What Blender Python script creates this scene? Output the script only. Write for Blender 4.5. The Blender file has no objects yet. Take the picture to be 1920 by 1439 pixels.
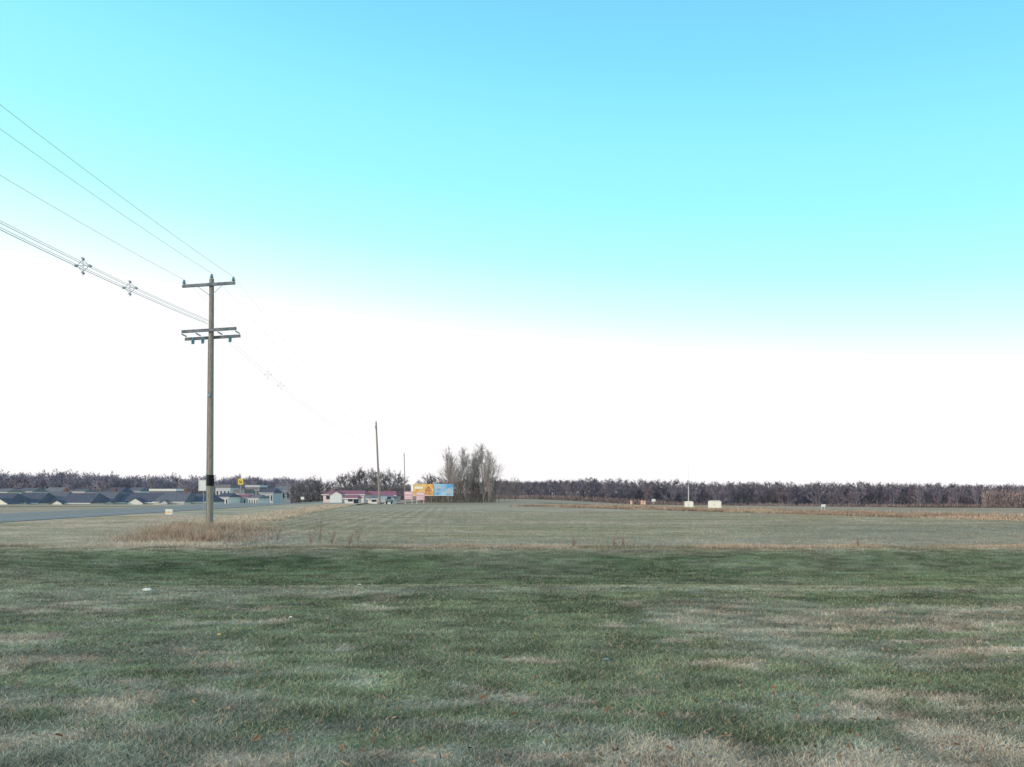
import bpy, math, random
import numpy as np
random.seed(7); rng = np.random.default_rng(7)
SC = bpy.context.scene; COL = SC.collection
F = 1450.0; HZ = 925.0; EYE = 1.6
R = math.radians

# ---------------------------------------------------------------- terrain
def ss(a, b, x):
    t = np.clip((np.asarray(x, float) - a) / (b - a), 0, 1); return t * t * (3 - 2 * t)
_lat = rng.random((8, 128, 128))
def vnoise(x, y, s, k=0):
    x = np.asarray(x, float) / s + 57.3; y = np.asarray(y, float) / s + 31.7
    xi = np.floor(x).astype(int); yi = np.floor(y).astype(int)
    fx = x - xi; fy = y - yi; fx = fx*fx*(3-2*fx); fy = fy*fy*(3-2*fy)
    L = _lat[k % 8]
    a = L[xi % 128, yi % 128]; b = L[(xi+1) % 128, yi % 128]
    c = L[xi % 128, (yi+1) % 128]; d = L[(xi+1) % 128, (yi+1) % 128]
    return (a*(1-fx)+b*fx)*(1-fy) + (c*(1-fx)+d*fx)*fy
def fbm(x, y, s, k=0):
    return (vnoise(x, y, s, k)*.5 + vnoise(x, y, s*.47, k+1)*.27 + vnoise(x, y, s*.21, k+2)*.15 + vnoise(x, y, s*.09, k+3)*.08)
def h(X, Y):
    X = np.asarray(X, float); Y = np.asarray(Y, float)
    z = -3.0 * ss(-50, -62, X) * ss(118, 138, Y)
    z = z - 4.0 * ss(0, 90, X) * ss(75, 250, Y)
    z = z - 0.5 * ss(120, 150, Y) * (1 - ss(-50, -62, X))
    dip = ss(13.0, 16.5, Y) * (1 - ss(18.5, 22.3, Y))
    z = z - 0.34 * dip * ss(-12.5, -6.5, X + (Y - 16) * .5)
    z = z + 0.09 * (vnoise(X, Y, 4.0, 3) - .5) * (1 - ss(21, 24, Y))
    return z
def hz(X, Y): return float(h(X, Y))
def PX(x, d): return (x - 960.0) / F * d
def PZ(y, d): return EYE + (HZ - y) / F * d
def gp(x, y):
    d = EYE * F / (y - HZ); return PX(x, d), d

# ---------------------------------------------------------------- materials
def mat(name, col, rough=.8, noise=0.0, scale=5.0, metal=0.0, col2=None, stretch=None):
    m = bpy.data.materials.new(name); m.use_nodes = True
    nt = m.node_tree; b = nt.nodes['Principled BSDF']
    b.inputs['Roughness'].default_value = rough; b.inputs['Metallic'].default_value = metal
    b.inputs['Specular IOR Level'].default_value = 0 if rough >= .85 else .2
    c2 = col2 if col2 else tuple(min(1, c * (1 - noise)) for c in col)
    n = nt.nodes.new('ShaderNodeTexNoise'); n.inputs['Scale'].default_value = scale; n.inputs['Detail'].default_value = 6
    tc = nt.nodes.new('ShaderNodeTexCoord'); mp = nt.nodes.new('ShaderNodeMapping')
    if stretch: mp.inputs['Scale'].default_value = stretch
    nt.links.new(tc.outputs['Object'], mp.inputs[0]); nt.links.new(mp.outputs[0], n.inputs['Vector'])
    r = nt.nodes.new('ShaderNodeValToRGB'); r.color_ramp.elements[0].position = .38; r.color_ramp.elements[1].position = .62
    r.color_ramp.elements[0].color = (*c2, 1); r.color_ramp.elements[1].color = (*col, 1)
    nt.links.new(n.outputs['Fac'], r.inputs[0]); nt.links.new(r.outputs[0], b.inputs['Base Color'])
    return m
def attr_mat(name, rough=.95, scale=60.0, lo=.7, hi=1.25):
    m = bpy.data.materials.new(name); m.use_nodes = True
    nt = m.node_tree; b = nt.nodes['Principled BSDF']
    b.inputs['Roughness'].default_value = rough; b.inputs['Specular IOR Level'].default_value = .0
    a = nt.nodes.new('ShaderNodeAttribute'); a.attribute_name = 'Col'
    n = nt.nodes.new('ShaderNodeTexNoise'); n.inputs['Scale'].default_value = scale; n.inputs['Detail'].default_value = 8
    tc = nt.nodes.new('ShaderNodeTexCoord'); nt.links.new(tc.outputs['Object'], n.inputs['Vector'])
    mr = nt.nodes.new('ShaderNodeMapRange'); mr.inputs[1].default_value = .3; mr.inputs[2].default_value = .7
    mr.inputs[3].default_value = lo; mr.inputs[4].default_value = hi
    nt.links.new(n.outputs['Fac'], mr.inputs[0])
    v = nt.nodes.new('ShaderNodeVectorMath'); v.operation = 'SCALE'
    nt.links.new(a.outputs['Color'], v.inputs[0]); nt.links.new(mr.outputs[0], v.inputs['Scale'])
    nt.links.new(v.outputs[0], b.inputs['Base Color'])
    return m
M = {}
M['soil'] = attr_mat('ground_surface', scale=1.5, lo=.8, hi=1.15)
M['lawn'] = attr_mat('lawn_surface', scale=28, lo=.5, hi=1.0)
M['blade'] = attr_mat('grass_blades', scale=3, lo=.85, hi=1.15)
M['asphalt'] = mat('asphalt', (.37,.34,.335), .9, .12, 1.2)
M['paintw'] = mat('road_paint_white', (.7,.7,.7), .7, .3, 3)
M['painty'] = mat('road_paint_yellow', (.6,.45,.15), .7, .3, 3)
M['wood'] = mat('weathered_pole_wood', (.42,.36,.31), .9, .4, 6, stretch=(8,8,.6))
M['arm'] = mat('crossarm_wood', (.26,.28,.31), .9, .35, 6)
M['steel'] = mat('galvanised_steel', (.28,.38,.44), .5, .2, 8, .3)
M['ceramic'] = mat('glazed_insulator', (.16,.34,.42), .35, .2, 8)
M['black'] = mat('black_band', (.015,.015,.02), .6, .2, 8)
M['wire'] = mat('glare_teal_conductor', (.32,.64,.70), .6, .2, 2)  # teal tint of the sky glare put into the conductor colour
M['wirefar'] = mat('glare_pale_conductor', (.68,.72,.73), .6, .15, 2)  # pale colour paints white glare over the wires past the pole
M['bark'] = mat('bare_bark', (.29,.245,.235), .95, .4, 2)
M['twig'] = mat('bare_twigs', (.43,.375,.355), .95, .3, 1)
M['midtwig'] = mat('mid_twigs', (.27,.235,.25), .95, .3, .5)
M['farbark'] = mat('far_bark', (.24,.21,.25), .95, .3, .5)
M['fartwig'] = mat('far_twigs_hazed', (.30,.26,.315), .95, .3, .15)  # aerial haze painted into the base colour, lightening the treeline
M['hazetwigL'] = mat('distant_twigs_hazed', (.41,.36,.43), .95, .2, .15)  # paler still, more distance haze mixed into the albedo
M['fartwig2'] = mat('far_twigs_rust', (.37,.28,.27), .95, .35, .15)
M['white'] = mat('white_paint', (.80,.78,.75), .6, .06, 2)
M['cream'] = mat('cream_paint', (.96,.91,.80), .6, .04, 2)
M['roofn'] = mat('navy_shingles', (.16,.16,.205), .95, .3, 3)
M['roofd'] = mat('slate_shingles', (.22,.21,.245), .95, .3, 3)
M['roofg'] = mat('grey_shingles', (.28,.26,.28), .9, .3, 3)
M['roofm'] = mat('maroon_metal_roof', (.44,.19,.245), .9, .2, 3)
M['pale'] = mat('pale_siding', (.60,.59,.63), .8, .15, 2)
M['brick'] = mat('brick_wall', (.28,.15,.12), .9, .3, 3)
M['pink'] = mat('pale_pink_siding', (.80,.64,.62), .8, .1, 2)
M['glass'] = mat('window_glass', (.06,.07,.09), .15, .2, 3)
M['yellow'] = mat('yellow_sign', (.85,.62,.14), .5, .1, 3)
M['orange'] = mat('orange_print', (.95,.70,.25), .6, .2, .9, col2=(.85,.36,.12))
M['blue'] = mat('blue_print', (.14,.38,.72), .6, .0, .7, col2=(.42,.68,.88))
M['red'] = mat('red_print', (.50,.16,.10), .6, .1, 2, col2=(.80,.45,.18))
M['pinkp'] = mat('pink_print', (.84,.44,.50), .6, .1, 2)
M['leaf'] = mat('dead_leaf', (.36,.21,.13), .9, .5, 40)
M['straw'] = mat('dry_stalk', (.42,.32,.26), .9, .4, 10)
M['tyre'] = mat('rubber', (.02,.02,.02), .8, .1, 10)
M['cars'] = mat('silver_car_paint', (.45,.46,.48), .3, .1, 3, .3)
M['card'] = mat('dark_car_paint', (.04,.05,.08), .3, .1, 3, .3)
M['carw'] = mat('white_car_paint', (.8,.8,.8), .3, .05, 3)
M['barrel'] = mat('orange_plastic', (.70,.30,.16), .6, .1, 3)

# ---------------------------------------------------------------- mesh helpers
class MB:
    def __init__(s): s.v = []; s.f = []
    def box(s, x0, x1, y0, y1, z0, z1):
        n = len(s.v)
        s.v += [(x0,y0,z0),(x1,y0,z0),(x1,y1,z0),(x0,y1,z0),(x0,y0,z1),(x1,y0,z1),(x1,y1,z1),(x0,y1,z1)]
        for q in ((0,3,2,1),(4,5,6,7),(0,1,5,4),(1,2,6,5),(2,3,7,6),(3,0,4,7)): s.f.append(tuple(n+i for i in q))
        return s
    def poly(s, pts):
        n = len(s.v); s.v += [tuple(p) for p in pts]; s.f.append(tuple(range(n, n+len(pts)))); return s
    def prism(s, pts, y0, y1):
        n = len(s.v); k = len(pts)
        s.v += [(p[0], y0, p[1]) for p in pts] + [(p[0], y1, p[1]) for p in pts]
        s.f.append(tuple(n+i for i in range(k))); s.f.append(tuple(n+k+i for i in reversed(range(k))))
        for i in range(k):
            j = (i+1) % k; s.f.append((n+i, n+k+i, n+k+j, n+j))
        return s
    def tube(s, p0, p1, r0, r1=None, n=6, cap=True):
        r1 = r0 if r1 is None else r1
        ax,ay,az_ = float(p0[0]),float(p0[1]),float(p0[2]); bx,by,bz = float(p1[0]),float(p1[1]),float(p1[2])
        dx,dy,dz = bx-ax,by-ay,bz-az_; L = math.sqrt(dx*dx+dy*dy+dz*dz)
        if L < 1e-6: return s
        dx/=L; dy/=L; dz/=L
        if abs(dz) < .9: ux,uy,uz = dy,-dx,0.0
        else: ux,uy,uz = 0.0,dz,-dy
        l = math.sqrt(ux*ux+uy*uy+uz*uz); ux/=l; uy/=l; uz/=l
        wx,wy,wz = dy*uz-dz*uy, dz*ux-dx*uz, dx*uy-dy*ux
        b = len(s.v)
        for (px,py,pz,r) in ((ax,ay,az_,r0),(bx,by,bz,r1)):
            for i in range(n):
                t = 2*math.pi*i/n; c = r*math.cos(t); q = r*math.sin(t)
                s.v.append((px+c*ux+q*wx, py+c*uy+q*wy, pz+c*uz+q*wz))
        for i in range(n):
            j = (i+1) % n; s.f.append((b+i, b+j, b+n+j, b+n+i))
        if cap: s.f.append(tuple(b+i for i in reversed(range(n)))); s.f.append(tuple(b+n+i for i in range(n)))
        return s
    def build(s, name, m, parent=None, loc=None, smooth=False):
        me = bpy.data.meshes.new(name); me.from_pydata(s.v, [], s.f); me.materials.append(m)
        if smooth: me.polygons.foreach_set('use_smooth', [True]*len(me.polygons))
        o = bpy.data.objects.new(name, me); COL.objects.link(o)
        if parent: o.parent = parent
        if loc: o.location = loc
        return o
def tag(o, label, cat, group=None, kind=None):
    if label: o['label'] = label
    if cat: o['category'] = cat
    if group: o['group'] = group
    if kind: o['kind'] = kind
    return o
def thing(name, label, cat, loc, rz=0, group=None):
    o = bpy.data.objects.new(name, None); COL.objects.link(o); o.location = loc; o.rotation_euler = (0,0,rz)
    o.empty_display_size = .2
    return tag(o, label, cat, group)
def dup(root, loc, rz=0, label=None, scale=None):
    r = root.copy(); COL.objects.link(r); r.location = loc; r.rotation_euler = (0,0,rz)
    if label: r['label'] = label
    if scale: r.scale = scale
    for ch in list(root.children):
        c = ch.copy(); COL.objects.link(c); c.parent = r
        for g in ch.children:
            e = g.copy(); COL.objects.link(e); e.parent = c
    return r
def np_mesh(name, V, loops, nper, m, col=None):
    me = bpy.data.meshes.new(name); nf = len(loops)//nper
    me.vertices.add(len(V)); me.vertices.foreach_set('co', np.ascontiguousarray(V, dtype=np.float32).ravel())
    me.loops.add(len(loops)); me.loops.foreach_set('vertex_index', np.asarray(loops, dtype=np.int32))
    me.polygons.add(nf); me.polygons.foreach_set('loop_start', np.arange(0, nf*nper, nper, dtype=np.int32))
    me.update(calc_edges=True)
    if col is not None:
        a = me.attributes.new('Col', 'FLOAT_COLOR', 'POINT')
        c4 = np.ones((len(V), 4), np.float32); c4[:, :3] = col; a.data.foreach_set('color', c4.ravel())
    me.materials.append(m)
    o = bpy.data.objects.new(name, me); COL.objects.link(o); return o
def grid(name, X, Y, off, m, colf=None):
    Z = h(X, Y) + off; ny, nx = X.shape
    V = np.stack([X.ravel(), Y.ravel(), Z.ravel()], 1)
    i = np.arange(ny*nx).reshape(ny, nx)
    q = np.stack([i[:-1,:-1], i[:-1,1:], i[1:,1:], i[1:,:-1]], -1).reshape(-1)
    c = colf(X.ravel(), Y.ravel()) if colf else None
    o = np_mesh(name, V, q, 4, m, c); o['kind'] = 'structure'; return o
def ruled(name, Ys, xl, xr, n, off, m, colf=None):
    Ys = np.asarray(Ys, float); t = np.linspace(0, 1, n)
    A = xl(Ys)[:,None]; B = xr(Ys)[:,None]
    return grid(name, A + (B-A)*t[None,:], np.repeat(Ys[:,None], n, 1), off, m, colf)
def blades(name, X, Y, H, W, C, m, off=0.0, lean=.5, label=None, cat=None):
    n = len(X); Z = h(X, Y) + off - .005
    a = rng.random(n)*2*np.pi; b = rng.random(n)*2*np.pi; l = rng.random(n)*lean*H
    dx = np.cos(a)*W/2; dy = np.sin(a)*W/2
    V = np.empty((n, 3, 3))
    V[:,0] = np.stack([X-dx, Y-dy, Z], 1); V[:,1] = np.stack([X+dx, Y+dy, Z], 1)
    V[:,2] = np.stack([X+np.cos(b)*l, Y+np.sin(b)*l, Z+H], 1)
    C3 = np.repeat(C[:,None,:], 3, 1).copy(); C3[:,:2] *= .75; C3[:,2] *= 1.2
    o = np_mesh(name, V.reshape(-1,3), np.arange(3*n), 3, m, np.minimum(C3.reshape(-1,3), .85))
    return tag(o, label, cat, kind='stuff')

# ---------------------------------------------------------------- colours of the ground
GREEN = np.array((.235,.265,.150)); DGREEN = np.array((.125,.155,.090)); DRY = np.array((.62,.48,.37)); GREY = np.array((.38,.36,.285))
def mixc(a, b, t): return a*(1-t)[:,None] + b*t[:,None]
def lawn_col(X, Y):
    X = np.asarray(X, float); Y = np.asarray(Y, float)
    n1 = fbm(X*.45, Y, 2.4, 0); n2 = fbm(X*.5+40, Y+9, 1.5, 2); n3 = fbm(X*.6+13, Y-5, .55, 4); n4 = fbm(X*.7-31, Y+17, .30, 1)
    c = mixc(np.broadcast_to(GREEN, (len(X),3)), DGREEN, ss(.43,.60,n1*.4+n3*.3+n4*.3))
    near = 1 - ss(8, 14, Y)
    left = ss(3, -5, X)
    c = mixc(c, GREY, np.clip(ss(.45,.58,n2*.7+n4*.3)*(.35+.35*near) + .35*left*near*ss(.35,.6,n4) + .15*near, 0, .85))
    c = mixc(c, DRY, ss(.515,.60,n3*.4+n2*.35+n4*.25)*(.28+.60*near)*.9)
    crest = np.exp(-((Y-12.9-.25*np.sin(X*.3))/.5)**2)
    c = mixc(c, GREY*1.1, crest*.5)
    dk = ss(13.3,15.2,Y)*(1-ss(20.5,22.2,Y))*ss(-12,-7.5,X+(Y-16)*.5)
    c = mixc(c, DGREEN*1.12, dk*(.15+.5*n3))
    c = mixc(c, np.array((.34,.31,.21)), ss(-7,-12,X+(Y-16)*.5)*.45)
    c = mixc(c, np.array((.46,.38,.28)), ss(21.0,22.6,Y+.9*n3-.2)*.75)
    m = (.66+.68*vnoise(X*.6,Y,.20,6))*(.78+.44*vnoise(X*.7+9,Y,.60,7))
    return c*m[:,None]
FG = np.array((.375,.32,.205)); FS = np.array((.45,.365,.28)); TAN = np.array((.60,.45,.345)); RUST = np.array((.44,.31,.235))
def field_col(X, Y):
    n = fbm(X*.2, Y, 7, 1); n2 = fbm(X*.5, Y, 1.2, 3); n5 = fbm(X*.08, Y, 3.5, 5)
    row = np.sin((X + .076*(Y-30))*2*np.pi/.95 + .8*n)*(ss(-3,-9,X)*.10+.015)
    c = mixc(np.broadcast_to(FS, (len(X),3)), FG, np.clip(ss(23,36,Y)*.6 + (n-.5)*1.8 + .15, 0, 1))
    c = mixc(c, TAN*.92, np.clip(ss(44,85,Y)*.45 + .3*ss(.5,.7,n2)*ss(24,30,Y) + .5*ss(.46,.60,n5), 0, .8))
    c = mixc(c, np.array((.34,.295,.26)), ss(5,18,X)*(1-ss(30,50,Y))*ss(.4,.6,n)*.6)
    wet = np.exp(-((X+9.5)/2.2)**2 - ((Y-28.)/3.)**2)
    c = mixc(c, np.array((.36,.32,.32)), np.clip(wet*ss(.35,.55,n2)*.7,0,1))
    return c*(1+row)[:,None]*(.74+.48*n2)[:,None]
def verge_col(X, Y):
    n = fbm(X*.4, Y, 2.5, 2); n2 = fbm(X, Y, .8, 5)
    edge = np.exp(-((X-np.interp(Y,[20,26,37,60,100,130],[-8.0,-9.6,-13.3,-16.6,-21.3,-24])+1.5)/2.2)**2)
    c = mixc(np.broadcast_to(TAN, (len(X),3)), np.array((.37,.33,.23)), ss(.40,.58,n)*.7*ss(-11,-15,X)*(1-edge))
    return c*(.8+.45*n2)[:,None]
def ground_col(X, Y):
    n = fbm(X*.3, Y, 14, 2); n2 = fbm(X*.4, Y, 4, 5)
    c = mixc(np.broadcast_to(TAN*.85, (len(X),3)), np.array((.33,.275,.18)), np.clip(ss(.35,.65,n)*.8*ss(10,-20,X)+.25*ss(.45,.6,n),0,1))
    c = mixc(c, RUST, ss(5,20,X)*ss(.42,.62,n2)*.6)
    return c*(.8+.4*n2)[:,None]

# ---------------------------------------------------------------- setting
gx = np.concatenate([[-9000,-4000,-2000,-900,-500,-350], np.arange(-260,261,4.0), [350,500,900,2000,4000,9000]])
gy = np.concatenate([[-300,-60,-20], np.arange(0,24,1.0), np.arange(24,140,2.0), np.arange(140,330,6.0), [360,420,500,700,1000,1800,3500,9000]])
GX, GY = np.meshgrid(gx, gy); grid('ground', GX, GY, -.14, M['soil'], ground_col)
lx = np.concatenate([[-60,-45,-34,-27], np.arange(-22,22.01,.09), [27,34,45,60]]); ly = np.concatenate([np.arange(-8,2,1.0), np.arange(2,22.61,.06)])
LX, LY = np.meshgrid(lx, ly); LY = LY.copy(); LY[-1] += .6*(vnoise(LX[-1], LY[-1], 1.2)-.4)
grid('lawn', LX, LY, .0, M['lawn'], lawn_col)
xf = lambda Y: np.interp(Y, [20,26,37,60,100,130], [-8.0,-9.6,-13.3,-16.6,-21.3,-24])
xfr = lambda Y: np.interp(Y, [20,45,93,103], [44,30,3,-21])
rr = lambda Y: -28 - .06*(np.asarray(Y)-42)
rl = lambda Y: -40 - .06*(np.asarray(Y)-62)
fY = np.concatenate([np.arange(21.8,50,.25), np.arange(50,103,.6)])
ruled('crop_field', fY, xf, xfr, 380, -.03, M['soil'], field_col)
ruled('verge', np.concatenate([np.arange(21.5,60,.5), np.arange(60,230,3.0)]), rr, lambda Y: np.maximum(xf(Y), rr(Y)+3), 50, -.015, M['soil'], verge_col)
rY = np.concatenate([np.arange(-20,140,3.0), np.arange(140,420,10.0)])
ruled('highway', rY, rl, rr, 6, .01, M['asphalt'])
for a_, b_, m_ in ((2.2,2.05,'paintw'),(6.1,5.8,'painty'),(9.8,9.65,'paintw')):
    ruled('road_line', rY, lambda Y: rr(Y)-a_, lambda Y: rr(Y)-b_, 2, .018, M[m_])
t = np.linspace(0,1,40); ax = 4+ (120-4)*t; ay = 175 - 100*t
A = np.stack([ax, ay],1); nrm = np.array((100,116.))/np.hypot(100,116)
GXr = np.stack([A[:,0]+nrm[0]*k for k in (0,3,6)],1); GYr = np.stack([A[:,1]+nrm[1]*k for k in (0,3,6)],1)
M['farroad'] = mat('worn_pale_asphalt', (.44,.39,.39), .9, .2, .5)
grid('side_road', GXr, GYr, .02, M['farroad'])

# ---------------------------------------------------------------- grasses
def scatter(n, d0, d1, p, spread=.74):
    u = rng.random(n); k = 2-p
    d = (d0**k + u*(d1**k-d0**k))**(1/k)
    return (rng.random(n)*2-1)*(spread*d+.5), d
X, Y = scatter(620000, 3.6, 22.6, 1.75)
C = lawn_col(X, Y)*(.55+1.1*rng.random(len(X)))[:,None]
dead = rng.random(len(X)) < .13; C[dead] = DRY*(.6+.5*rng.random(dead.sum()))[:,None]
cl = fbm(X, Y, .35, 6)
H = (.014+.024*rng.random(len(X)))*(.35+1.3*cl); W = .0036+.0007*Y
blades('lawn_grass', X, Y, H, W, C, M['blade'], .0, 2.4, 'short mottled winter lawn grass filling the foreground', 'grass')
X, Y = scatter(2600, 3.8, 21, 1.5)
C = np.array((.36,.23,.16))*(.4+1.0*rng.random(len(X)))[:,None]
blades('leaf_litter', X, Y, .012+.02*rng.random(len(X)), .02+.02*rng.random(len(X)), C, M['blade'], .016, 3.0, 'tiny brown leaf crumbs sprinkled all over the lawn', 'leaf litter')
n = 38000; X = (rng.random(n)*2-1)*19; Y = 22.1+np.abs(rng.normal(0,.6,n))+.6*vnoise(X,X*0,1.5)
C = mixc(np.broadcast_to(TAN*.9,(n,3)), np.array((.32,.28,.20)), ss(.4,.6,vnoise(X,Y,1.7,2)))*(.55+.8*rng.random(n))[:,None]
H = (.02+.10*rng.random(n))*(.2+1.4*vnoise(X,Y,1.1,4))
X2 = -8.2-rng.random(80000)**.8*20; Y2 = 22.6+rng.random(80000)**1.3*34
k = (X2 > rr(Y2)+1) & (X2 < xf(Y2)+1.6*vnoise(X2,Y2,1.6)+.2); X2=X2[k]; Y2=Y2[k]
tall_ = np.exp(-((X2-xf(Y2)+1.4)/1.7)**2)*(.2+vnoise(X2,Y2,1.2,5))
C2 = verge_col(X2,Y2)*(.7+.8*rng.random(len(X2)))[:,None]
H2 = .02+.04*rng.random(len(X2))+.28*tall_*rng.random(len(X2))**1.5
n3_ = 26000; Y3 = 45+rng.random(n3_)*60; X3 = xf(Y3)+.6-np.abs(rng.normal(0,1.6,n3_))
C3_ = np.broadcast_to(TAN*1.05,(n3_,3))*(.6+.8*rng.random(n3_))[:,None]; H3 = .05+.22*rng.random(n3_)*vnoise(X3,Y3,2.0,4)
# brushy clump around and in front of the pole foot
n4_ = 22000; Y4 = 25.5+rng.random(n4_)*11.5; X4 = np.interp(Y4,[25,37],[-10.6,-14.2])+rng.normal(0,1.15,n4_)
C4 = mixc(np.broadcast_to(TAN*.95,(n4_,3)), np.array((.50,.34,.26)), vnoise(X4,Y4,.9,1))*(.5+.8*rng.random(n4_))[:,None]; H4 = (.05+.42*rng.random(n4_)**1.6)*(.25+vnoise(X4,Y4,1.0,3))
XX=np.concatenate([X,X2,X3,X4]); YY=np.concatenate([Y,Y2,Y3,Y4])
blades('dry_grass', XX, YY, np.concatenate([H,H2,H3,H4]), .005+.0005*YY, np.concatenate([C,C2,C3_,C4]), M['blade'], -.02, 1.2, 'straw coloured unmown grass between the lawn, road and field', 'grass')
n = 80000; Y = 23.2+rng.random(n)**1.2*42; X = (rng.random(n)*2-1)*.74*Y
Xr = np.round((X+.076*(Y-30))/.95)*.95 - .076*(Y-30) + .24 + rng.normal(0,.20,n)
X = np.where((X < -4+2*rng.normal(0,1,n)) & (rng.random(n)<.5), Xr, X)
k = (X > xf(Y)+.4) & (X < xfr(Y)-.3); X=X[k]; Y=Y[k]
C = field_col(X, Y)*(.6+.9*rng.random(len(X)))[:,None]
gg = rng.random(len(X))<.2; C[gg] = np.array((.28,.27,.16))
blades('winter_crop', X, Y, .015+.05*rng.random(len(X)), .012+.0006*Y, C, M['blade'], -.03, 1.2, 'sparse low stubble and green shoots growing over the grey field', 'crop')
n = 70000; t = rng.random(n)*1.3-.17; w = np.abs(rng.normal(0,1,n))*5
bx_ = 30 + (3-30)*t; by_ = 45 + (93-45)*t
X = bx_ + .87*w; Y = by_ + .49*w
C = mixc(np.broadcast_to(TAN*.90,(n,3)), RUST*.9, ss(.32,.56,fbm(X,Y,4,2)))*(.5+.8*rng.random(n))[:,None]
H = (.06+.32*rng.random(n))*(.25+1.0*vnoise(X,Y,2.5,1))
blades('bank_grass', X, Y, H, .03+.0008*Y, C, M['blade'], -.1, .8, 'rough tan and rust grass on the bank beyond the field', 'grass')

# ---------------------------------------------------------------- utility poles and wires
def insulator(mb, x, y, z, s=1.0, down=False):
    d = -1 if down else 1
    mb.tube((x,y,z),(x,y,z+d*.05*s),.03*s,.03*s,8)
    mb.tube((x,y,z+d*.05*s),(x,y,z+d*.11*s),.075*s,.055*s,8)
    mb.tube((x,y,z+d*.11*s),(x,y,z+d*.17*s),.06*s,.035*s,8)
    mb.tube((x,y,z+d*.17*s),(x,y,z+d*.20*s),.04*s,.02*s,8)
P1 = (PX(393,37.), 37.0); H1 = 11.9
t = thing('utility_pole', 'tall weathered wooden utility pole with two levels of crossarms at the lawn edge', 'utility pole', (P1[0],P1[1],hz(*P1)-.05))
mb = MB(); lean = .10
for i in range(8):
    a, b = i/8, (i+1)/8
    mb.tube((lean*a,0,H1*a),(lean*b,0,H1*b), .165-.055*a, .165-.055*b, 12, i in (0,7))
mb.build('pole', M['wood'], t)
def tilted_beam(mb, x0, x1, y, z0, z1, th, dep):
    n = len(mb.v)
    for (x, z) in ((x0,z0),(x1,z1)):
        mb.v += [(x,y-dep,z-th),(x,y+dep,z-th),(x,y+dep,z+th),(x,y-dep,z+th)]
    for q in ((0,1,2,3),(7,6,5,4),(0,4,5,1),(1,5,6,2),(2,6,7,3),(3,7,4,0)): mb.f.append(tuple(n+i for i in q))
arm = MB(); tilted_beam(arm, -1.23, 1.28, -.17, 11.50, 11.66, .065, .05); arm.build('crossarm', M['arm'], t)
arm = MB(); tilted_beam(arm, -1.25, 1.34, -.19, 9.33, 9.49, .065, .05); arm.build('crossarm', M['arm'], t)
arm = MB(); tilted_beam(arm, -1.25, 1.40, .19, 9.05, 9.21, .065, .05); arm.build('crossarm', M['arm'], t)
for x in (-1.15, 1.2):
    mb = MB(); insulator(mb, x, -.17, 11.57 if x < 0 else 11.71, 1.2); mb.build('insulator', M['ceramic'], t)
mb = MB(); insulator(mb, lean, 0, 11.9, 1.2); mb.build('insulator', M['ceramic'], t)
for x, zz in ((-.8,9.05),(-.33,9.08),(.98,9.15)):
    mb = MB(); mb.tube((x,0,zz+.05),(x,0,zz-.06),.03,n=8)
    for q in range(3): mb.tube((x,0,zz-.06-q*.075),(x,0,zz-.115-q*.075),.11-.012*q,.055,8)
    mb.tube((x-.05,-.02,zz-.28),(x+.10,-.08,zz-.02),.022,n=6)
    mb.build('hanging_cutout', M['ceramic'], t)
for x in (-1.22, -.55, .5, 1.33):
    mb = MB(); mb.box(x-.02,x+.02,-.27,.27,9.245+x*.06,9.30+x*.06); mb.build('spacer_bolt', M['steel'], t)
for s in (-1,1):
    mb = MB(); mb.tube((s*.6+.1,-.2,11.52+s*.04),(.1,-.13,11.05),.012,n=5); mb.build('brace', M['steel'], t)
mb = MB(); mb.tube((.02,0,2.0),(.023,0,2.52),.19,.185,12); mb.build('black_band', M['black'], t)
mb = MB(); mb.box(-.02,.10,-.22,-.13,6.25,6.4); mb.build('bracket', M['steel'], t)
mb = MB(); mb.tube((-.13,-.13,.0),(-.02,-.125,9.0),.012,n=5); mb.build('ground_wire', M['steel'], t)

def far_pole(x, d, topy, lean, label, r=.13):
    X = PX(x, d); z0 = hz(X, d)-.05; Ht = PZ(topy, d)-z0
    t = thing('utility_pole', label, 'utility pole', (X, d, z0))
    mb = MB(); mb.tube((0,0,0),(lean,0,Ht), r, r*.65, 10); mb.build('pole', M['wood'], t)
    mb = MB(); insulator(mb, lean, 0, Ht); mb.build('insulator', M['ceramic'], t)
    mb = MB(); mb.box(lean-.09,lean+.09,-.3,-.08,Ht-.9,Ht-.5); mb.build('bracket', M['steel'], t)
    return (X+lean, d, z0+Ht)
T2 = far_pole(712, 105., 792, -.5, 'plain wooden pole leaning left near the maroon roofed building', .16)
T3 = far_pole(760, 190., 850, -.3, 'thin distant wooden pole just left of the billboard', .13)
prev = (P1[0]+3.8, -31.0)
def wire(p, q, sag, r, label, group=None, n=28, m='wire'):
    v = []; mb = MB()
    for i in range(n+1):
        a = i/n; v.append((p[0]+(q[0]-p[0])*a, p[1]+(q[1]-p[1])*a, p[2]+(q[2]-p[2])*a-4*sag*a*(1-a)))
    for i in range(n): mb.tube(v[i], v[i+1], r, n=5, cap=False)
    o = mb.build('overhead_wire', M[m], smooth=True); tag(o, label, 'wire', group); return v
G = 'overhead wires strung between the utility poles'
nm = {-1.15:'left', .10:'middle', 1.2:'right'}
for dx, z, s in ((-1.15,11.77,1.45),(.10,12.12,1.3),(1.2,11.91,1.3)):
    wire((P1[0]+dx,37,z),(prev[0]+dx,prev[1],z),s,.0055,'thin high wire running up left from the %s insulator of the top crossarm' % nm[dx], G)
    wire((P1[0]+dx,37,z),(T2[0]+dx*.25,105,T2[2]-.1-abs(dx)*.35),1.3,.003,'thin high wire going from the %s insulator of the top crossarm towards the leaning pole' % nm[dx], G, m='wirefar')
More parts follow.
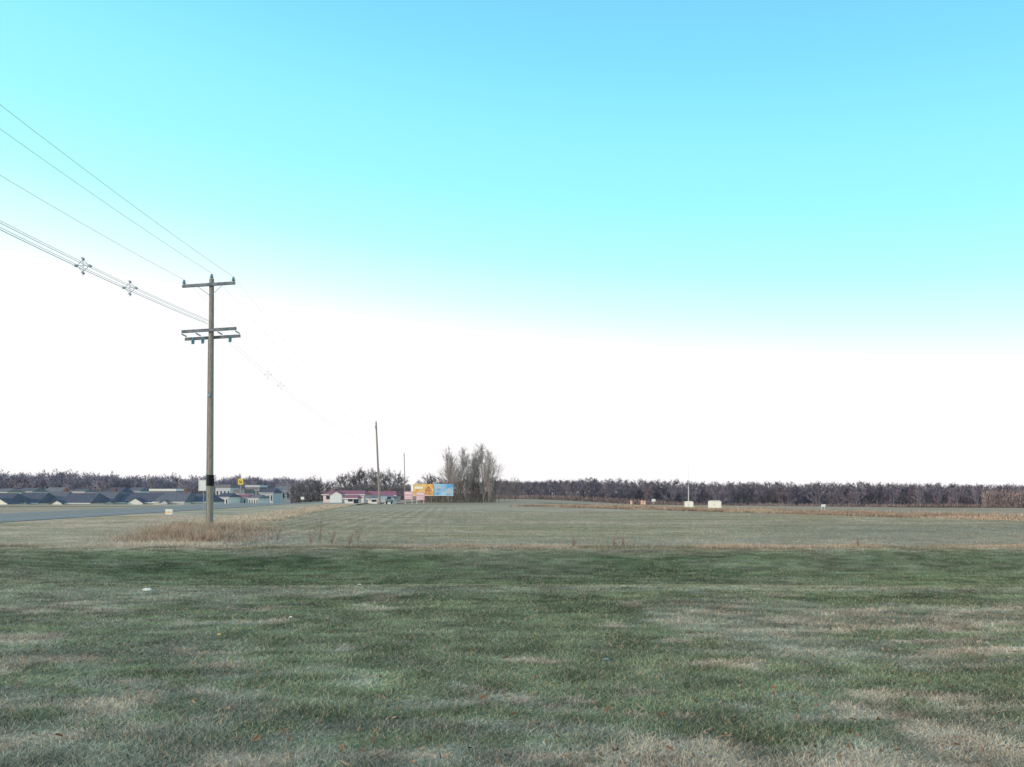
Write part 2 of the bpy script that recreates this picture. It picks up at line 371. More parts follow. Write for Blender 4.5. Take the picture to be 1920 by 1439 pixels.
wire(T2, T3, 1.2, .002, 'single wire between the leaning pole and the distant thin pole', G, m='wirefar')
offs = [((0,.17),.006,'topmost'),((-.17,0),.007,'left'),((.17,0),.008,'right'),((0,-.17),.010,'lowest')]
for (ox,oz), r, w in offs:
    wire((P1[0]-.05+ox*.6,37-.1,9.78+oz*.6),(prev[0]+ox,prev[1],9.75+oz),1.45,r,'%s wire of the close bundle dropping left from the lower crossarms' % w, G)
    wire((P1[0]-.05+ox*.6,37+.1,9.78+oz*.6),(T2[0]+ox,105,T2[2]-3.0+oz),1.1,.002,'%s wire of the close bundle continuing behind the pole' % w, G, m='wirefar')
def spacer(a, far, label):
    if not far: p=(P1[0]-.05,36.9,9.78); q=(prev[0],prev[1],9.75); s=1.45
    else: p=(P1[0]-.05,37.1,9.78); q=(T2[0],105,T2[2]-3.0); s=1.1
    mt=M['wirefar' if far else 'steel']; k=.45 if far else .9
    x,y,z=[p[i]+(q[i]-p[i])*a for i in range(3)]; z-=4*s*a*(1-a)
    t = thing('wire_spacer', label, 'wire spacer', (x,y,z))
    mb = MB(); P=[(0,.2),(-.2,0),(0,-.2),(.2,0)]
    for i in range(4):
        j=(i+1)%4; mb.tube((P[i][0],0,P[i][1]),(P[j][0],0,P[j][1]),.010*k,n=5)
    mb.tube((-.2,0,0),(.2,0,0),.010*k,n=5); mb.tube((0,0,-.2),(0,0,.2),.010*k,n=5); mb.build('frame', mt, t)
    for (u,w) in P:
        mb = MB(); mb.tube((u*1.15,-.05,w*1.15),(u*1.15,.05,w*1.15),.042*k,n=8)
        mb.tube((u*1.15,0,w*1.15),(u*1.4,0,w*1.4-.04),.016*k,.01*k,6); mb.build('clamp', mt, t)
spacer(.125, False, 'star shaped spacer on the wire bundle, nearer to the pole')
spacer(.176, False, 'star shaped spacer on the wire bundle, farther from the pole')
spacer(.16, True, 'small distant wire spacer right of the big pole, upper one')
spacer(.21, True, 'small distant wire spacer right of the big pole, lower one')

# ---------------------------------------------------------------- trees
def grow_tree(seed, H, spread, tr, twr, nb, n2, n3, n4, up=.75, start=.18, tl=1.0):
    rd = random.Random(seed); T = MB(); B = MB()
    def rot(d, ang):
        d = np.array(d); a = np.array([rd.gauss(0,1) for _ in range(3)]); a -= a.dot(d)*d; a /= np.linalg.norm(a)+1e-9
        q = d*math.cos(ang)+a*math.sin(ang); return q/np.linalg.norm(q)
    def branch(p, d, L, r, lv):
        segs = 3 if lv < 3 else 1; pts=[np.array(p)]
        for i in range(segs):
            d = rot(d, rd.uniform(.05,.22)); d[2] += .14*up; d /= np.linalg.norm(d)
            pts.append(pts[-1]+d*L/segs)
        for i in range(segs):
            a = i/segs; b=(i+1)/segs
            B.tube(pts[i], pts[i+1], max(twr,r*(1-a*.6)), max(twr*.7,r*(1-b*.6)), 4 if lv==1 else 3, False)
        k = {1:n2,2:n3,3:n4}.get(lv,0)
        for j in range(k):
            u = rd.uniform(.2,1.0)*segs; i=min(int(u),segs-1); q=pts[i]+(pts[i+1]-pts[i])*(u-i)
            branch(q, rot(d, rd.uniform(.3,.75)), L*rd.uniform(.38,.62), r*.45, lv+1)
    N=8; d=np.array((0,0,1.)); pts=[np.zeros(3)]
    for i in range(N):
        d = rot(d,.07); d[2]+=.2; d/=np.linalg.norm(d); pts.append(pts[-1]+d*H*.86/N)
    for i in range(N): T.tube(pts[i],pts[i+1],tr*(1-.85*i/N),tr*(1-.85*(i+1)/N),6,False)
    for j in range(nb):
        f = start+(1-start)*(j+rd.random())/nb; u=min(f*N,N-.01); i=int(u); q=pts[i]+(pts[i+1]-pts[i])*(u-i)
        a = rd.uniform(0,2*math.pi); tilt = rd.uniform(.35,.8)*(1.25-.5*f)/max(up,.3)*.8*tl
        dd=np.array((math.cos(a)*math.sin(tilt),math.sin(a)*math.sin(tilt),math.cos(tilt)))
        branch(q, dd, spread*(1.15-.75*f)*rd.uniform(.75,1.15), tr*.42*(1.1-f), 1)
    return T, B
def make_tree(name, seed, H, spread, tr, twr, nb, n2, n3, n4, tm, cm, up=.75, start=.18, tl=1.0):
    T,B = grow_tree(seed,H,spread,tr,twr,nb,n2,n3,n4,up,start,tl)
    r = thing(name, '', 'tree', (0,0,0)); T.build('trunk', tm, r); B.build('crown', cm, r); return r
def place(root, first, X, Y, s, label, group=None, rz=None, sz=None):
    loc=(X,Y,hz(X,Y)-.15); rz = random.uniform(0,6.28) if rz is None else rz
    o = root if first else dup(root, loc, rz)
    o.location=loc; o.rotation_euler=(0,0,rz); o.scale=(s,s,sz or s); o['label']=label
    if group: o['group']=group
    return o
tall = [make_tree('bare_tree', 11+i, 12.3, 5.0, .18, .011, 24, 6, 5, 3, M['bark'], M['twig'], 1.05, .04, .95) for i in range(4)]
TP = [(841,176,.97,'leftmost tall bare tree of the clump behind the billboard'),
      (851,184,.88,'second tall bare tree of the clump from its left side'),
      (862,182,1.0,'third tall bare tree of the clump, over the right end of the billboards'),
      (875,179,.88,'tall bare tree on the left side of the dip in the clump'),
      (886,184,.90,'bare tree on the right side of the dip in the clump'),
      (897,182,.98,'second tallest bare tree, left of the highest crown'),
      (907,180,1.06,'tallest bare tree, near the right side of the clump'),
      (917,177,.94,'rightmost bare tree of the tall clump')]
for i,(x,d,s,l) in enumerate(TP): place(tall[i%4], i<4, PX(x,d), d, s*.88, l, 'bare trees of the tall clump', sz=s)
rnd = [make_tree('bare_tree', 31+i, 8.5, 4.3, .20, .024, 18, 6, 4, 3, M['bark'], M['midtwig'], .6, .06) for i in range(3)]
MP = [(788,200,.66),(800,196,.78),(814,200,.78),(826,202,.78),(548,240,.8),(560,240,.88),(573,236,.9),(586,245,1.0),(598,241,1.05),(610,238,.88),(622,246,.88),(634,240,.92),(648,250,.98),(659,243,1.02),(670,248,1.08),(682,250,1.06),(694,246,1.05),(706,243,1.0),(718,250,1.02),(730,244,1.02),(742,250,.95),(752,246,.8),
      (935,215,.72),(945,224,.7),(955,230,.66),(966,236,.7)]
for i,(x,d,s) in enumerate(MP):
    if x<780: g,l='bare trees behind the maroon roofed building','round bare tree behind the maroon roofed building'
    elif x<900: g,l='low bare trees left of the tall clump','low dark bare tree between billboard and thin pole'
    else: g,l='low bare trees right of the tall clump','low dark bare tree at the foot of the clump right side'
    if x < 615: g,l='bare trees left of the maroon roofed building','dark bare tree left of the maroon roofed building'
    place(rnd[i%3], i<3, PX(x,d), d, s*random.uniform(.93,1.07), l, g)
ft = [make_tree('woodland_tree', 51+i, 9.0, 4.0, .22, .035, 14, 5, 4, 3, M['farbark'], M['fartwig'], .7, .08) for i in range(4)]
fl = [make_tree('woodland_tree', 71+i, 9.0, 4.0, .22, .045, 13, 5, 4, 2, M['farbark'], M['hazetwigL'], .7, .08) for i in range(2)]
def wood_row(ft, x0, x1, d, n, hfun, l, g, lo=.88, hi=1.0):
    for i in range(n):
        x = x0+(x1-x0)*(i+random.random())/n; dd = d+random.uniform(-12,12); X=PX(x,dd)
        Ht = hfun(x)*random.uniform(lo,hi)
        place(ft[i%len(ft)], i<len(ft), X, dd, Ht/9.0*1.15, l, g, sz=Ht/9.0)
def topz(x): return np.interp(x, [930,1000,1100,1250,1400,1600,1750,1850,1990],[901,902,897,902,904,905,906,909,909])
rh = lambda x: PZ(topz(x),300.)-hz(PX(x,300.),300.)
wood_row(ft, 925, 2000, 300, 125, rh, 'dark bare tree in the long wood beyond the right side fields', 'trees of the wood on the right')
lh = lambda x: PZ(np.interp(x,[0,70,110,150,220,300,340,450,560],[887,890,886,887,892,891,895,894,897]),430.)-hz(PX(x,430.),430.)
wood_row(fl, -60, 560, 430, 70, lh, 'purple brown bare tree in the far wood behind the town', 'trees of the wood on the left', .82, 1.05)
def mass(name, x0, x1, d, n, hf, frac, ln, wd, mtl, label):
    x = x0+(x1-x0)*rng.random(n); dd = d+rng.random(n)*14+6; X=(x-960)/F*dd
    Z0=h(X,dd); Hh = np.array([hf(v) for v in x])*frac*(.80+.35*vnoise(X,X*0,3.5,2)+.15*rng.random(n)); u=rng.random(n)**.9
    Z=Z0+u*Hh-.3
    a=rng.normal(0,.4,n); L=ln*(.5+rng.random(n)); w=wd*(.5+rng.random(n)); b=rng.random(n)*np.pi
    V=np.empty((n,3,3)); V[:,0]=np.stack([X-np.cos(b)*w,dd-np.sin(b)*w,Z],1); V[:,1]=np.stack([X+np.cos(b)*w,dd+np.sin(b)*w,Z],1)
    V[:,2]=np.stack([X+np.sin(a)*L,dd,Z+np.cos(a)*L],1)
    o=np_mesh(name,V.reshape(-1,3),np.arange(3*n),3,mtl); tag(o,label,'wood',kind='stuff')
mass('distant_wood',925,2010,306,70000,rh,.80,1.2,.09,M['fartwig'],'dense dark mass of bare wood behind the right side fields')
mass('distant_wood',-80,600,438,40000,lh,.82,1.8,.18,M['hazetwigL'],'dense purple brown mass of bare wood along the left horizon')
mass('undergrowth',925,2010,280,14000,lambda x: rh(x)*.18,1,.8,.12,M['fartwig2'],'rusty brown scrub along the foot of the right side wood')
mass('undergrowth',788,930,174,16000,lambda x: 4.6 if x>834 else 3.0,1,.8,.032,M['bark'],'dark scrub under the clump of tall bare trees')
mass('undergrowth',545,770,228,18000,lambda x: 4.2,1,.7,.09,M['midtwig'],'dark scrub behind the maroon roofed building')
mass('undergrowth',1840,2010,270,5000,lambda x: 6.5,1,.8,.12,M['fartwig2'],'reddish brown thicket at the right edge of the wood')

# ---------------------------------------------------------------- buildings
def building(name, x0, x1, d, eavey, ridgey, dep, wm, rm, label, gable=None, win=3, side=False, chim=False):
    X0,X1=PX(x0,d),PX(x1,d); cx=(X0+X1)/2; w=X1-X0; z0=hz(cx,d)-.1
    ze=PZ(eavey,d)-z0; zr=PZ(ridgey,d)-z0
    t=thing(name,label,'building',(cx,d,z0))
    MB().box(-w/2,w/2,0,dep,0,ze).build('wall',wm,t)
    if not side:
        ov=.35; r=MB()
        r.poly([(-w/2-ov,-ov,ze-.05),(w/2+ov,-ov,ze-.05),(w/2-w*.06,dep/2,zr),(-w/2+w*.06,dep/2,zr)])
        r.poly([(w/2+ov,dep+ov,ze-.05),(-w/2-ov,dep+ov,ze-.05),(-w/2+w*.06,dep/2,zr),(w/2-w*.06,dep/2,zr)])
        r.poly([(-w/2-ov,-ov,ze-.05),(-w/2+w*.06,dep/2,zr),(-w/2-ov,dep+ov,ze-.05)])
        r.poly([(w/2+ov,-ov,ze-.05),(w/2+ov,dep+ov,ze-.05),(w/2-w*.06,dep/2,zr)])
        ro=r.build('roof',rm,t)
        MB().box(-w/2-ov,w/2+ov,-ov-.05,-ov-.005,ze-.20,ze-.04).build('gutter',M['white'],ro)
    else:
        ro=MB().box(-w/2-.1,w/2+.1,-.1,dep+.1,ze,zr).build('roof',rm,t)
    if chim: MB().box(w*.2,w*.2+.5,dep/2-.25,dep/2+.25,zr-.4,zr+.7).build('chimney',M['brick'],ro)
    if gable:
        for (gx,gw,gm) in gable:
            g0=PX(gx,d)-cx; gh=gw*.28
            MB().prism([(g0-gw/2,0),(g0+gw/2,0),(g0+gw/2,ze-.1),(g0,ze-.1+gh),(g0-gw/2,ze-.1)],-1.2,-.01).build('gable_wall',gm,t)
            q=MB(); a=.25
            for s in (-1,1):
                q.poly([(g0+s*(gw/2+a),-1.45,ze-.1-a*.6),(g0,-1.45,ze-.03+gh),(g0,dep*.3,ze-.03+gh),(g0+s*(gw/2+a),dep*.3,ze-.1-a*.6)])
            q.build('gable_roof',rm,t)
    for i in range(win):
        wx=-w/2+w*(i+.5)/win; ww=min(1.2,w/win*.4)
        fr=MB().box(wx-ww/2-.08,wx+ww/2+.08,-.06,-.003,ze*.40,ze*.85).build('window',M['white'],t)
        MB().box(wx-ww/2,wx+ww/2,-.075,-.062,ze*.43,ze*.82).build('pane',M['glass'],fr)
    wx=-w/2+w/win*.98 if win else 0
    MB().box(wx-.45,wx+.45,-.05,-.004,0,min(2.1,ze*.8)).build('door',M['card'],t)
    return t
HS=[(-70,12,150,943,925,[(5,3.4,M['cream'])],'navy roofed house at the left edge with cream gable','roofn'),
    (12,70,156,943,924,[(50,1.8,M['white'])],'navy roofed house, second from the left edge','roofn'),
    (66,112,160,943,922,None,'slate roofed house, third from the left edge, with higher ridge','roofd'),
    (106,168,150,943,925,[(113,2.0,M['white'])],'navy roofed house with one small white gable at its left end','roofn'),
    (160,206,156,942,922,[(182,3.0,M['white'])],'slate roofed house with a white gable in its middle','roofd'),
    (202,296,158,942,924,[(258,3.2,M['white'])],'long navy roofed house with a wide white gable','roofn'),
    (290,344,152,941,923,[(312,1.4,M['pale'])],'slate roofed house left of the one nearest the pole','roofd'),
    (340,388,156,941,926,None,'navy roofed house closest to the tall pole on its left','roofn')]
for (a,b,d,e,r,g,l,rm) in HS: building('house',a,b,d,e,r,9,M['white'],M[rm],l,g,3,chim=(rm=='roofd'))
for (a,b,d,e,r,wm,rm,l,fl_) in [
    (-15,12,260,923,916,M['cream'],M['roofg'],'cream building top showing above the roofs at the left edge',False),
    (28,60,280,922,915,M['white'],M['roofd'],'small white building peeking over the second house',False),
    (76,112,300,924,914,M['roofg'],M['roofg'],'grey building behind the third house',False),
    (128,158,290,922,917,M['pink'],M['roofd'],'small pinkish building over the house with the left gable',False),
    (196,226,300,923,914,M['pale'],M['roofn'],'small pale gabled building left of the long white roofed one',False),
    (236,262,310,921,914,M['white'],M['roofd'],'little white house with slate roof left of the white flat roof',False),
    (280,330,290,921,917,M['roofg'],M['white'],'long low building with a white flat roof left of the pole',True),
    (404,432,300,915,909,M['pale'],M['roofg'],'pale two storey block right of the tall pole',True),
    (438,458,270,926,918,M['white'],M['roofg'],'small white block under the yellow sign',True),
    (460,487,320,914,910,M['roofg'],M['pale'],'grey flat roofed block right of the yellow sign',True),
    (488,512,260,924,916,M['pale'],M['roofn'],'low dark roofed house right of the grey block',False),
    (512,544,330,920,911,M['pink'],M['roofg'],'pinkish gabled house before the dark trees',False),
    (404,428,215,932,925,M['white'],M['roofn'],'low white shed beside the highway, nearest the tall pole',False),
    (434,462,225,933,927,M['pale'],M['roofm'],'small shed with reddish roof beside the highway',False),
    (466,484,212,934,928,M['white'],M['roofg'],'small white garage beside the highway',False)]:
    building('building',a,b,d,e,r,10,wm,rm,l,None,4,side=fl_)
building('roadside_shop',606,682,170,927,920,9,M['pink'],M['roofm'],'pale pink roadside shop with a maroon roof and white gable',[(632,2.6,M['white'])],4)
building('roadside_shop',680,741,186,929,921,9,M['pink'],M['roofm'],'smaller pink walled shop with dark maroon roof',None,4,chim=True)
building('shed',690,736,150,935,929,5,M['white'],M['roofg'],'low white shed in front of the pink walled shop',None,2)
building('shed',646,668,152,934,928,5,M['white'],M['roofm'],'little white shed in front of the maroon roofed shop',None,1)

# ---------------------------------------------------------------- signs
def sign_board(x0,x1,y0,y1,d,label,cat,boards,posts=2,name='billboard',pm='steel',pr=.07):
    X0,X1=PX(x0,d),PX(x1,d); cx=(X0+X1)/2; z0=hz(cx,d)-.05; a=PZ(y1,d)-z0; b=PZ(y0,d)-z0; w=X1-X0
    t=thing(name,label,cat,(cx,d,z0))
    MB().box(-w/2,w/2,0,.12,a,b).build('board',M[boards],t)
    for i in range(posts):
        px=0 if posts==1 else -w/2*.8+w*.8*i/(posts-1)
        MB().tube((px,.2,0),(px,.2,b-.05),pr,n=8).build('post',M[pm],t)
    return t,w,a,b
t,w,a,b=sign_board(774,813,908,929,160.,'orange and yellow billboard, left one of the pair','billboard','orange',3,pm='bark',pr=.045)
MB().prism([(w*.05,a+.2),(w*.45,a+.2),(w*.40,a+1.3),(w*.27,a+1.9),(w*.12,a+1.5)],-.012,-.003).build('picture_print',M['red'],t)
MB().box(-w*.42,-w*.02,-.012,-.003,a+1.3,a+1.8).build('pale_print',M['cream'],t)
MB().box(-w*.42,-w*.10,-.012,-.003,a+.35,a+.6).build('dark_print',M['red'],t)
MB().box(-w/2,w/2,-.03,-.001,a-.12,a-.01).build('trim',M['white'],t)
t,w,a,b=sign_board(814,850,908,929,160.,'blue billboard, right one of the pair','billboard','blue',3,pm='bark',pr=.045)
mb=MB()
mb.box(-w*.40,w*.05,-.012,-.003,a+1.35,a+1.75); mb.box(-w*.38,-w*.05,-.012,-.003,a+.7,a+.95)
mb.prism([(w*.12,a+.3),(w*.44,a+.35),(w*.40,a+1.2),(w*.25,a+1.55),(w*.14,a+1.0)],-.012,-.003); mb.build('pale_print',M['pale'],t)
MB().box(-w/2,w/2,-.03,-.001,a-.12,a-.01).build('trim',M['white'],t)
for (x0,x1,y0,y1,d,l) in ((758,774,922,937,120.,'pink and white roadside sign, left of two below the billboard'),(780,796,923,938,118.,'pink and white roadside sign, right of two below the billboard')):
    t,w,a,b=sign_board(x0,x1,y0,y1,d,l,'sign','pinkp',2,'roadside_sign','white',.04)
    mb=MB().box(-w/2+.12,w/2-.12,-.012,-.003,b-.40,b-.15); mb.box(-w/2+.15,w/2-.3,-.012,-.003,a+.40,a+.52); mb.box(-w/2+.15,w/2-.15,-.012,-.003,a+.12,a+.24); mb.build('white_print',M['white'],t)
t,w,a,b=sign_board(372,388,900,921,58.,'white rectangular road sign standing just left of the tall pole','road sign','white',1,'road_sign','steel',.03)
mb=MB()
for q in ((-w/2+.03,w/2-.03,a+.03,a+.05),(-w/2+.03,w/2-.03,b-.05,b-.03),(-w/2+.03,-w/2+.05,a+.06,b-.06),(w/2-.05,w/2-.03,a+.06,b-.06)): mb.box(q[0],q[1],-.008,-.002,q[2],q[3])
mb.build('border',M['steel'],t)
t,w,a,b=sign_board(446,456,898,909,250.,'yellow square sign high on a pole above the town','sign','yellow',1,'pole_sign','steel',.12)
mb=MB().box(-.35,-.1,-.012,-.003,a+.5,b-.5); mb.box(-.1,.4,-.012,-.003,a+.5,a+.75); mb.box(.2,.4,-.012,-.003,a+.76,b-.7); mb.build('dark_print',M['card'],t)
t,w,a,b=sign_board(310,323,955,965,52.,'small low white and red sign by the highway edge','sign','white',2,'yard_sign','steel',.012)
MB().box(-w/2+.05,w/2-.05,-.01,-.003,a+.1,a+.2).build('red_print',M['orange'],t)
sign_board(564,570,932,937,110.,'tiny white sign on a short post by the highway','sign','white',1,'road_sign','steel',.03)
sign_board(1541,1548,946,951,75.,'small white board low on the right side bank','sign','white',2,'marker_board','white',.02)
sign_board(1222,1229,936,941,120.,'tiny white sign beside the orange barrels','sign','white',1,'road_sign','white',.03)

# ---------------------------------------------------------------- cabinets, mast, barrels, vehicles
def cabinet(x0,x1,y0,d,label):
    X0,X1=PX(x0,d),PX(x1,d); cx=(X0+X1)/2; w=X1-X0; z0=hz(cx,d)-.08; H=PZ(y0,d)-z0
    t=thing('utility_cabinet',label,'cabinet',(cx,d,z0),R(-10))
    MB().box(-w/2,w/2,0,w*.6,.06,H-.12).build('body',M['cream'],t)
    MB().prism([(-w/2-.04,H-.118),(w/2+.04,H-.118),(w/2-.14,H),(-w/2+.14,H)],-.04,w*.6+.04).build('lid',M['white'],t)
    MB().box(-w/2-.03,w/2+.03,-.03,w*.6+.03,-.1,.058).build('plinth',M['farroad'],t)
    dr=MB().box(-w*.42,-.01,-.02,-.003,.12,H-.2).build('door',M['cream'],t)
    MB().box(-.10,-.06,-.045,-.022,H*.45,H*.6).build('handle',M['steel'],dr)
    MB().box(.01,w*.42,-.02,-.003,.12,H-.2).build('door',M['cream'],t)
cabinet(1284,1300,940,84.,'smaller cream cabinet at the foot of the white mast')
cabinet(1329,1352,939,80.,'larger cream cabinet right of the white mast')
d=100.; X=PX(1291,d); z0=hz(X,d)-.1
t=thing('mast','slim white mast standing behind the smaller cream cabinet','mast',(X,d,z0))
Ht=PZ(872,d)-z0; MB().tube((0,0,0),(0,0,Ht*.5),.08,.07,8).build('pole',M['pale'],t)
MB().tube((0,0,Ht*.5),(0,0,Ht),.02,.012,6).build('upper_tube',M['white'],t); MB().box(-.10,.10,-.10,.10,Ht*.5,Ht*.5+.04).build('collar',M['steel'],t)
for i,(x,d) in enumerate(((1204,142.),(1209,145.),(1184,148.))):
    X=PX(x,d); t=thing('traffic_barrel',('orange traffic barrel, left of the touching pair','orange traffic barrel, right of the touching pair','orange traffic barrel standing apart on the left')[i],'barrel',(X,d,hz(X,d)-.05))
    MB().tube((0,0,0),(0,0,.12),.32,.30,12).build('base',M['tyre'],t)
    MB().tube((0,0,.121),(0,0,1.0),.27,.21,12).build('drum',M['barrel'],t)
    for z in (.40,.68): MB().tube((0,0,z),(0,0,z+.12),.272-.07*(z-.1),.266-.07*(z-.1),12,False).build('band',M['white'],t)
def car(X,Y,rz,pm,label,van=False):
    t=thing('van' if van else 'car',label,'van' if van else 'car',(X,Y,hz(X,Y)+.02),rz)
    if van: pr=[(-2.4,.35),(2.4,.35),(2.45,.9),(2.1,1.25),(1.6,1.95),(-2.35,2.0),(-2.42,1.0)]
    else: pr=[(-2.2,.3),(2.2,.3),(2.25,.65),(2.0,.82),(1.1,.92),(.45,1.38),(-1.0,1.42),(-1.75,.98),(-2.2,.9)]
    MB().prism(pr,-.85,.85).build('body',pm,t)
    if van: wp=[(.9,1.25),(1.85,1.25),(1.5,1.8),(.9,1.8)]
    else: wp=[(-1.45,.97),(.95,.95),(.40,1.31),(-.95,1.34)]
    MB().prism(wp,-.865,-.852).build('window',M['glass'],t); MB().prism(wp,.852,.865).build('window',M['glass'],t)
    for wx in (-1.4,1.4):
        for wy in (-.87,.67):
            w_=MB().tube((wx,wy,.33),(wx,wy+.2,.33),.33,n=14).build('wheel',M['tyre'],t)
            MB().tube((wx,wy-.01,.33),(wx,wy+.21,.33),.17,n=10).build('rim',M['steel'],w_)
car(rr(215)-4,215,R(93),M['carw'],'white car far along the highway')
car(PX(482,185),185,R(15),M['card'],'dark car near the small white garage by the highway')
car(PX(500,188),188,R(5),M['card'],'dark car parked between the garage and the silver car')
car(PX(518,190),190,R(10),M['cars'],'silver car parked beside the low buildings')
car(PX(448,196),196,R(0),M['carw'],'white car parked before the reddish roofed shed')
car(PX(418,190),190,R(8),M['card'],'dark car parked just right of the tall pole')
car(PX(722,142),142,R(80),M['cars'],'silver car parked right of the leaning pole')

# ---------------------------------------------------------------- weeds, leaves, litter
def weed(x, y, topy, label, seed):
    X,Y=gp(x,y); z0=hz(X,Y)-.05; H=PZ(topy,Y)-z0; rd=random.Random(seed)
    t=thing('dry_weed',label,'weed',(X,Y,z0)); S=MB(); B=MB()
    for k in range(4):
        a=rd.uniform(0,6.28); l=H*rd.uniform(.05,.35); p=(0,0,0)
        for i in range(4):
            f=(i+1)/4; q=(math.cos(a)*l*f*f,math.sin(a)*l*f*f*.5,H*f*(1-.15*k)); S.tube(p,q,.007,.004,4,False)
            for m_ in range(3):
                b=rd.uniform(0,6.28); L=H*.22*rd.random()
                e=(q[0]+math.cos(b)*L,q[1]+math.sin(b)*L,q[2]+L*.7); B.tube(q,e,.004,.003,3,False); B.tube(e,(e[0],e[1],e[2]+.03),.010,.003,4)
            p=q
    S.build('stem',M['straw'],t); B.build('seed_heads',M['straw'],t)
for i,(x,y,ty,l) in enumerate([(600,1019,958,'tall thin dry weed left of the field middle, the tallest on its left'),(583,1020,985,'short dry weed beside the tall thin one'),(622,1021,990,'dry weed just right of the tall thin one'),
    (672,1021,964,'single upright dry weed nearest the centre line of weeds'),(655,1023,1000,'low dry weed left of the single upright one'),(1150,1024,1003,'dry weed on the right part of the lawn border'),
    (1168,1024,1008,'small dry weed right of the pair on the border'),(1075,1024,1010,'small dry weed on the border near a pale stone'),(520,1016,990,'dry weed by the greyish bare soil'),(1608,1026,1012,'small dry weed far right on the lawn border')]):
    weed(x,y,ty,l,100+i)
LP=[(880,1372),(1150,1412),(800,1392),(1450,1290),(1452,1300),(965,1345),(420,1268),(948,1240),(1005,1275),(345,1345),(560,1330),(1320,1255),(1390,1205),(705,1250),(240,1300),(1600,1350),(1750,1300),(1240,1345),(640,1410),(1045,1388),(110,1390),(1820,1225),(1255,1408),(480,1395),(905,1315),(1140,1335)]
lm=None
for i,(x,y) in enumerate(LP):
    X,Y=gp(x,y)
    if lm is None:
        mb=MB(); P=[(-.04,0,.0),(-.015,.022,.012),(.02,.02,.016),(.045,0,.004),(.02,-.02,.018),(-.015,-.022,.010)]; mb.v=P+[(0,0,.002)]
        mb.f=[(6,i_,(i_+1)%6) for i_ in range(6)]; lm=mb.build('fallen_leaf',M['leaf']); o=lm
    else: o=lm.copy(); COL.objects.link(o)
    o.location=(X,Y,hz(X,Y)+.026); s=random.uniform(.55,.95)*(1+(Y-5)*.05); o.scale=(s,s,s); o.rotation_euler=(random.uniform(-.5,.5),random.uniform(-.5,.5),random.uniform(0,6.28))
    tag(o,'small curled brown dead leaf lying on the lawn','leaf','dead leaves scattered on the lawn')
for i,(x,y,s,m_,l) in enumerate([(276,1106,.075,'white','crumpled white litter on the left of the lawn'),(674,1087,.045,'white','small white scrap on the lawn near the far edge'),
    (545,1162,.025,'white','tiny white scrap on the lawn left of middle'),(411,1195,.025,'yellow','tiny yellow scrap on the lawn at left'),(1137,1238,.03,'steel','small grey blue stone on the lawn')]):
    X,Y=gp(x,y); mb=MB(); rd=random.Random(i)
    k=9
    for z,r in ((0,.9),(.25,1.0),(.5,.6)):
        for j in range(k):
            q=r*rd.uniform(.6,1.1); mb.v.append((math.cos(6.283*j/k)*s*q,math.sin(6.283*j/k)*s*q*.6,z*s*rd.uniform(.8,1.2)))
    mb.v.append((0,0,s*.55))
    for l_ in range(2):
        for j in range(k): mb.f.append((l_*k+j,l_*k+(j+1)%k,(l_+1)*k+(j+1)%k,(l_+1)*k+j))
    for j in range(k): mb.f.append((2*k+j,2*k+(j+1)%k,3*k))
    o=mb.build('stone' if 'stone' in l else 'litter',M[m_],loc=(X,Y,hz(X,Y)+.018)); tag(o,l,'stone' if 'stone' in l else 'litter')

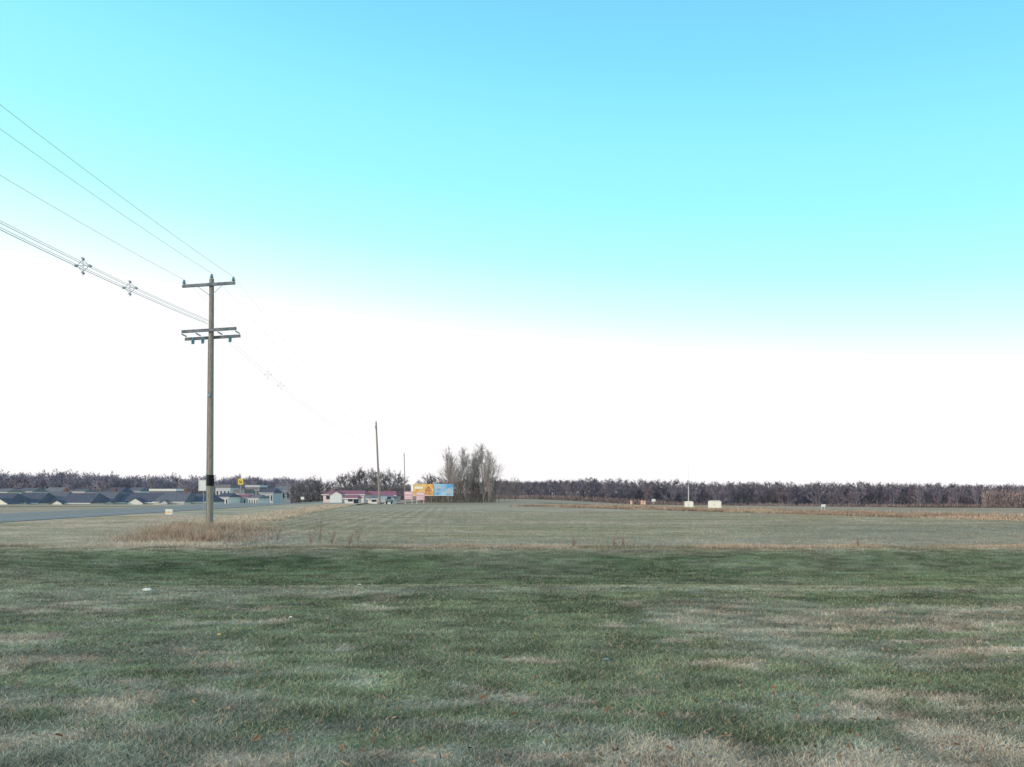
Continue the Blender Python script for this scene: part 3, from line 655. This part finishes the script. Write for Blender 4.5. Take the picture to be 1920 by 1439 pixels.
# ---------------------------------------------------------------- light, world, camera
az=R(-128); el=R(14)
W_=bpy.data.worlds.new('World'); SC.world=W_; W_.use_nodes=True; nt=W_.node_tree; nt.nodes.clear()
out=nt.nodes.new('ShaderNodeOutputWorld'); tc=nt.nodes.new('ShaderNodeTexCoord')
sky=nt.nodes.new('ShaderNodeTexSky'); sky.sky_type='NISHITA'; sky.sun_disc=False; sky.sun_elevation=el; sky.sun_rotation=az
b1=nt.nodes.new('ShaderNodeBackground'); b1.inputs[1].default_value=.12; nt.links.new(sky.outputs[0],b1.inputs[0])
dot=nt.nodes.new('ShaderNodeVectorMath'); dot.operation='DOT_PRODUCT'; dot.inputs[1].default_value=(.10,0,1); nt.links.new(tc.outputs['Generated'],dot.inputs[0])
rp=nt.nodes.new('ShaderNodeValToRGB'); nt.links.new(dot.outputs['Value'],rp.inputs[0])
def lin(c): return tuple(((v/255)/12.92 if v/255<.04045 else ((v/255+.055)/1.055)**2.4) for v in c)
st=[(0.0,(254,251,253)),(.10,(255,253,255)),(.195,(255,255,255)),(.235,(224,253,255)),(.29,(188,252,255)),(.36,(162,250,255)),(.43,(148,240,255)),(.50,(132,223,255)),(.56,(124,211,252)),(.72,(150,195,225)),(.95,(185,190,200))]  # unseen zenith stops greyed to take the blue cast off the light
e=rp.color_ramp.elements; e[0].position=0; e[0].color=(*lin(st[0][1]),1); e[1].position=st[-1][0]; e[1].color=(*lin(st[-1][1]),1)
for p,c in st[1:-1]: q=e.new(p); q.color=(*lin(c),1)
b2=nt.nodes.new('ShaderNodeBackground'); b2.inputs[1].default_value=1.07; nt.links.new(rp.outputs[0],b2.inputs[0])
mx=nt.nodes.new('ShaderNodeMixShader'); mx.inputs[0].default_value=.95
nt.links.new(b1.outputs[0],mx.inputs[1]); nt.links.new(b2.outputs[0],mx.inputs[2]); nt.links.new(mx.outputs[0],out.inputs[0])
L=bpy.data.lights.new('sun','SUN'); L.energy=2.2; L.angle=R(3.0); L.color=(1,.80,.60)
so=bpy.data.objects.new('sun',L); COL.objects.link(so)
from mathutils import Vector
dv=Vector((math.sin(az)*math.cos(el),math.cos(az)*math.cos(el),math.sin(el)))
so.rotation_euler=dv.to_track_quat('Z','Y').to_euler()
SC.view_settings.view_transform='Standard'; SC.view_settings.look='None'; SC.view_settings.exposure=0
cam=bpy.data.cameras.new('camera'); cam.sensor_width=36; cam.lens=F/1920*36; cam.shift_y=(HZ-719.5)/1920; cam.clip_start=.1; cam.clip_end=20000
co=bpy.data.objects.new('camera',cam); COL.objects.link(co); co.location=(0,0,EYE); co.rotation_euler=(R(90),0,0); SC.camera=co
